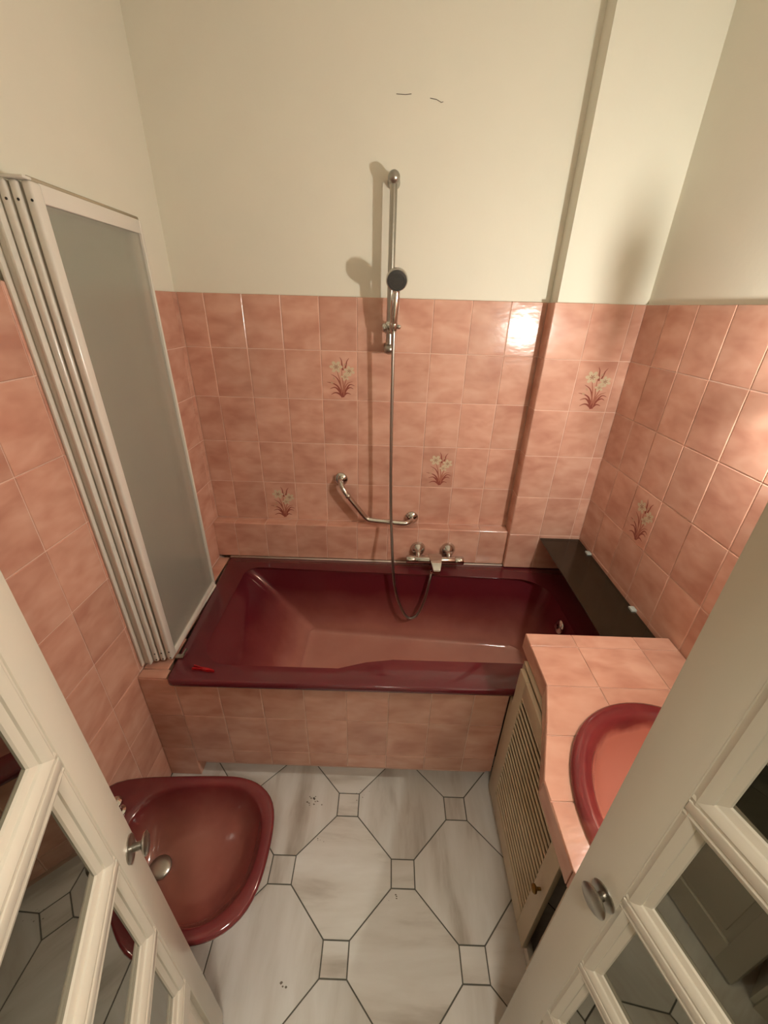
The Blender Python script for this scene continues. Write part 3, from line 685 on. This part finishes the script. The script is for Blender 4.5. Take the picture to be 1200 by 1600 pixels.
def polar_ring(cx, cy, radii, z, sc=1.0, dx=0, dy=0):
    n = len(radii); return [(cx+dx+radii[k]*sc*math.cos(2*math.pi*k/n), cy+dy+radii[k]*sc*math.sin(2*math.pi*k/n), z) for k in range(n)]
def er(a, b, z, n=72, cx=EC[0], flat=0.92): return [(cx+a*(1 if math.cos(2*math.pi*k/n) < 0 else flat)*math.cos(2*math.pi*k/n), YS+b*math.sin(2*math.pi*k/n), z) for k in range(n)]
sink = tag(empty('washbasin', (0, 0, 0)), 'oval maroon washbasin with pink bowl set in the tiled counter', 'washbasin')
loft('bowl', [er(0.234, 0.254, ZC-0.040), er(0.237, 0.257, ZC-0.002), er(0.262, 0.290, ZC+0.0012), er(0.262, 0.290, ZC+0.006), er(0.257, 0.285, ZC+0.0135), er(0.247, 0.275, ZC+0.0175), er(0.226, 0.252, ZC+0.0165), er(0.217, 0.243, ZC+0.010),
              er(0.211, 0.237, ZC-0.004), er(0.203, 0.229, ZC-0.035), er(0.188, 0.213, ZC-0.075), er(0.160, 0.183, ZC-0.112), er(0.115, 0.132, ZC-0.135), er(0.06, 0.068, ZC-0.145), er(0.022, 0.022, ZC-0.148)], M_SINK, sink, cap0=False, angle=80)
lathe('waste_plug', [(0.030, 0), (0.031, 0.002), (0.024, 0.004), (0, 0.005)], (EC[0], YS, ZC-0.1475), (0, 0, 1), M_CHROME, sink)

# ---------------------------------------------------------------- bidet
bid = tag(empty('bidet', (0.30, -1.236, 0)), 'maroon glazed bidet with a pink bowl against the left wall', 'bidet')
def radial(pts, cx, cy, n=80, sm=2):
    P = sorted([(math.atan2(y-cy, x-cx) % (2*math.pi), math.hypot(x-cx, y-cy)) for x, y in pts]); P = [(P[-1][0]-2*math.pi, P[-1][1])]+P+[(P[0][0]+2*math.pi, P[0][1])]
    out = []
    for k in range(n):
        a = 2*math.pi*k/n
        for (a0, r0), (a1, r1) in zip(P, P[1:]):
            if a0 <= a <= a1: out.append(r0+(r1-r0)*(a-a0)/max(1e-9, a1-a0)); break
    for _ in range(sm): out = [(out[k-1]+2*out[k]+out[(k+1) % n])/4 for k in range(n)]
    return out
def dense(half_pts, cy):
    P = [(x, cy+d) for x, d in half_pts]+[(x, cy-d) for x, d in half_pts[::-1]]
    s = [tuple(v[:2]) for v in smooth_path([(*p, 0) for p in P], 8)]; return s+[((s[-1][0]+s[0][0])/2, cy)]
BY = -1.236
ro_ = radial(dense([(0.003, 0.150), (0.012, 0.161), (0.06, 0.172), (0.122, 0.181), (0.262, 0.190), (0.38, 0.194), (0.43, 0.190), (0.480, 0.177), (0.520, 0.150), (0.545, 0.118), (0.558, 0.070), (0.562, 0.025)], BY), 0.30, BY)
ri_ = radial(dense([(0.132, 0.030), (0.138, 0.075), (0.155, 0.112), (0.19, 0.138), (0.25, 0.152), (0.35, 0.160), (0.424, 0.158), (0.470, 0.136), (0.505, 0.100), (0.524, 0.055), (0.529, 0.015)], BY), 0.30, BY)
def lerp_ring(ra, rb, t, z, dx=0.0): 
    r = [a+(b-a)*t for a, b in zip(ra, rb)]; return polar_ring(0.0, 0.0, r, z, dx=dx)
small = [0.034]*80
bowl = [polar_ring(0, 0, ro_, 0.003, 0.40, -0.03), polar_ring(0, 0, ro_, 0.05, 0.39, -0.03), polar_ring(0, 0, ro_, 0.16, 0.46, -0.03), polar_ring(0, 0, ro_, 0.26, 0.66, -0.02), polar_ring(0, 0, ro_, 0.33, 0.84, -0.01), polar_ring(0, 0, ro_, 0.368, 0.955, -0.0),
        polar_ring(0, 0, ro_, 0.380, 0.988), polar_ring(0, 0, ro_, 0.390, 1.0), polar_ring(0, 0, ro_, 0.397, 0.992), polar_ring(0, 0, ro_, 0.400, 0.968), lerp_ring(ro_, ri_, 0.5, 0.3995), lerp_ring(ro_, ri_, 0.85, 0.397), lerp_ring(ro_, ri_, 0.97, 0.392), lerp_ring(ri_, small, 0.02, 0.383),
        lerp_ring(ri_, small, 0.10, 0.350, -0.004), lerp_ring(ri_, small, 0.25, 0.318, -0.014), lerp_ring(ri_, small, 0.48, 0.292, -0.032), lerp_ring(ri_, small, 0.72, 0.276, -0.052), lerp_ring(ri_, small, 0.92, 0.266, -0.068), lerp_ring(ri_, small, 1.0, 0.262, -0.072)]
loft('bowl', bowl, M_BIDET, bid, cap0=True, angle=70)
lathe('drain_plug', [(0.030, 0.0), (0.031, 0.005), (0.028, 0.0085), (0.014, 0.0105), (0, 0.011)], (-0.074, 0.002, 0.2635), (0.12, 0, 1), M_DULL, bid)
for s in (1, -1):
    bm = bmesh.new(); add_lathe(bm, [(0.019, 0), (0.019, 0.006), (0.012, 0.010), (0.011, 0.030), (0.016, 0.034), (0.019, 0.040), (0.019, 0.052), (0.012, 0.058), (0, 0.059)], (-0.205, s*0.078, 0.3995), (0, 0, 1), 18)
    bm_obj('tap_handle', bm, M_CHROME, bid, True, 45)
bm = bmesh.new(); add_lathe(bm, [(0.020, 0), (0.020, 0.008), (0.015, 0.012), (0.014, 0.040), (0, 0.046)], (-0.215, 0, 0.3995), (0, 0, 1), 18)
add_tube(bm, smooth_path([(-0.215, 0, 0.425), (-0.195, 0, 0.440), (-0.170, 0, 0.440), (-0.150, 0, 0.425)], 5), 0.009, 12); bm_obj('spout', bm, M_CHROME, bid, True, 45)

# ---------------------------------------------------------------- double door: two glazed leaves opened into the room
def leaf(name, free, hdir, width, sg, label, stile, kr, kl, kin):
    """free edge at `free`, hdir from free edge to hinge; sg = +1 when the seen face is on local +y"""
    hx, hy = Vector(hdir).normalized(); hinge = (free[0]+hx*width, free[1]+hy*width)
    d = empty(name, (hinge[0], hinge[1], 0.0)); d.rotation_euler = (0, 0, math.atan2(hy, hx)); tag(d, label, kind='structure')
    TKN, ZT, ZB, ZP = 0.034, 2.06, 0.012, 0.505        # thickness, top, bottom, top of solid panel rail
    def bx(bm, a0, a1, b0, b1, z0, z1, bev=0.0):
        ys = sorted((sg*b0, sg*b1)); add_box(bm, (a0-width, ys[0], z0), (a1-width, ys[1], z1), bev)
    for a0, a1 in ((0, stile), (width-0.055, width)):
        bm = bmesh.new(); bx(bm, a0, a1, -TKN, 0, ZB, ZT, 0.002); bm_obj('stile', bm, M_PAINT, d, True, 35)
    pa, pb = stile, width-0.055
    for z0, z1 in ((ZT-0.09, ZT), (ZB, ZB+0.11), (ZP-0.055, ZP)):
        bm = bmesh.new(); bx(bm, pa-0.001, pb+0.001, -TKN, 0, z0, z1); bm_obj('rail', bm, M_PAINT, d)
    bm = bmesh.new(); bx(bm, pa-0.001, pb+0.001, -TKN+0.01, -0.010, ZB+0.10, ZP-0.05); bx(bm, pa+0.022, pb-0.022, -TKN+0.004, -0.004, ZB+0.135, ZP-0.08, 0.003)
    bm_obj('panel', bm, M_PAINT, d, True, 35)
    # moulded beads: profile (distance from frame edge, depth), mirrored on both faces
    PB = [(-0.001, 0.0), (0.0, 0.0018), (0.003, 0.0018), (0.006, 0.0005), (0.012, 0.002), (0.017, 0.006), (0.0175, 0.009), (0.026, 0.0125), (0.027, 0.0155)]
    def bead(bm, p0, p1, inward, face):
        """run from p0 to p1 (a,z), profile growing along `inward`"""
        r = []
        for (a, z) in (p0, p1):
            row = []
            for u, dep in PB+[(-0.001, 0.0155)]:
                b = -dep if face else -TKN+dep
                row.append(bm.verts.new((a+inward[0]*u-width, sg*b, z+inward[1]*u)))
            r.append(row)
        n = len(r[0])
        for k in range(n): bm.faces.new((r[0][k], r[0][(k+1) % n], r[1][(k+1) % n], r[1][k]))
        bm.faces.new(r[0]); bm.faces.new(r[1])
    zs = [ZP, 0.758, 1.008, 1.258, 1.510, 1.760, ZT-0.09]
    MH = 0.008
    for face in (1, 0):
        bm = bmesh.new()
        bead(bm, (pa, ZP), (pa, ZT-0.09), (1, 0), face); bead(bm, (pb, ZP), (pb, ZT-0.09), (-1, 0), face)
        bead(bm, (pa, ZP), (pb, ZP), (0, 1), face); bead(bm, (pa, ZT-0.09), (pb, ZT-0.09), (0, -1), face)
        bm_obj('glazing_bead', bm, M_PAINT, d, True, 30)
    for z in zs[1:-1]:
        bm = bmesh.new(); bx(bm, pa, pb, -TKN, 0.0, z-MH, z+MH, 0.0015)
        for face in (1, 0): bead(bm, (pa, z+MH), (pb, z+MH), (0, 1), face); bead(bm, (pa, z-MH), (pb, z-MH), (0, -1), face)
        bm_obj('muntin', bm, M_PAINT, d, True, 30)
    for z0, z1 in zip(zs, zs[1:]):
        bm = bmesh.new(); bx(bm, pa+0.006, pb-0.006, -TKN/2-0.0015, -TKN/2+0.0015, z0+0.004, z1-0.004); bm_obj('pane', bm, M_PANE, d)
    ka, kz = kin, 0.966
    for s in (1, -1):
        b0 = 0.0 if s == 1 else -TKN
        base = (ka-width, sg*b0, kz); ax = (0, sg*s, 0)
        k = lathe('door_knob', [(0.0065, 0.0), (0.0065, kl-0.010), (0.009, kl-0.007), (kr-0.0015, kl-0.005), (kr, kl-0.002), (kr-0.003, kl), (0, kl+0.001)], base, ax, M_DULL, d)
        lathe('rosette', [(0.021, 0.0), (0.021, 0.002), (0.018, 0.0035), (0.009, 0.004)], base, ax, M_DULL, k)
    return d
leaf('door_1', (0.453, -1.450), (0.36, -0.93), 0.372, 1, 'left leaf of the glazed cream double door, opened over the bidet', 0.060, 0.018, 0.026, 0.025)
leaf('door_2', (1.198, -1.466), (0.31, -0.95), 0.372, -1, 'right leaf of the glazed cream double door, opened beside the vanity', 0.066, 0.023, 0.022, 0.046)
bm = bmesh.new()
add_box(bm, (DX0, YF-0.1, 0), (DX0+0.012, YF-0.012, 2.09)); add_box(bm, (DX1-0.012, YF-0.1, 0), (DX1, YF-0.012, 2.09)); add_box(bm, (DX0, YF-0.1, 2.075), (DX1, YF-0.012, 2.09))
struct('trim_1', bm, M_PAINT, 'cream door frame lining the doorway')

# ---------------------------------------------------------------- lamps: wall lamp over the basin, added fill lamp in the hall
wl = tag(empty('wall_lamp', (XW, -1.0, 1.70)), 'two armed chrome wall lamp above the washbasin, one bulb lit, an unlit one added as shadow caster', 'lamp')
box('wall_plate', (-0.020, -0.05, -0.045), (-0.001, 0.05, 0.045), M_CHROME, wl, 0.004)
for dy, dz, k, m, nm in ((0.10, 0.005, 0.85, simple('grey_shadow_bulb', (0.35, 0.33, 0.30), 0.2), 'shadow_bulb'), (-0.12, -0.050, 0.80, emit('lit_opal_glass', LAMP_COLOR, LAMP_STRENGTH), 'lit_bulb')):  # unlit bulb added to block light and cast a soft blob on the pillar
    tube('arm', smooth_path([(-0.018, dy*0.2, dz*0.3-0.01), (-0.05, dy*0.45, dz-0.09), (-0.09, dy*0.9, dz-0.120), (-0.09, dy, dz-0.095)], 6), 0.006, M_CHROME, wl, 10)
    lathe('socket', [(0.010, -0.030), (0.014, -0.026), (0.014, 0.0), (0.011, 0.002)], (-0.09, dy, dz-0.046*k-0.002), (0, 0, 1), M_WHITE, wl, 16)
    lathe(nm, [(r*k, h*k) for r, h in ((0, -0.046), (0.013, -0.044), (0.020, -0.026), (0.024, 0.0), (0.021, 0.024), (0.011, 0.041), (0, 0.046))], (-0.09, dy, dz+0.002), (0, 0, 1), m, wl, 20)
hl = tag(empty('hall_fill_lamp', (0.95, -2.25, 2.6)), 'round fill lamp added under the hall ceiling behind the viewer', 'lamp')  # added light source, brightens the floor and lower room
lathe('fill_disc', [(0.0, 0.001), (0.14, 0.001), (0.14, 0.02), (0.10, 0.05), (0, 0.065)], (0, 0, 0), (0, 0, -1), emit('hall_fill_glow', (1.0, 0.93, 0.82), HALL_FILL_STRENGTH), hl)
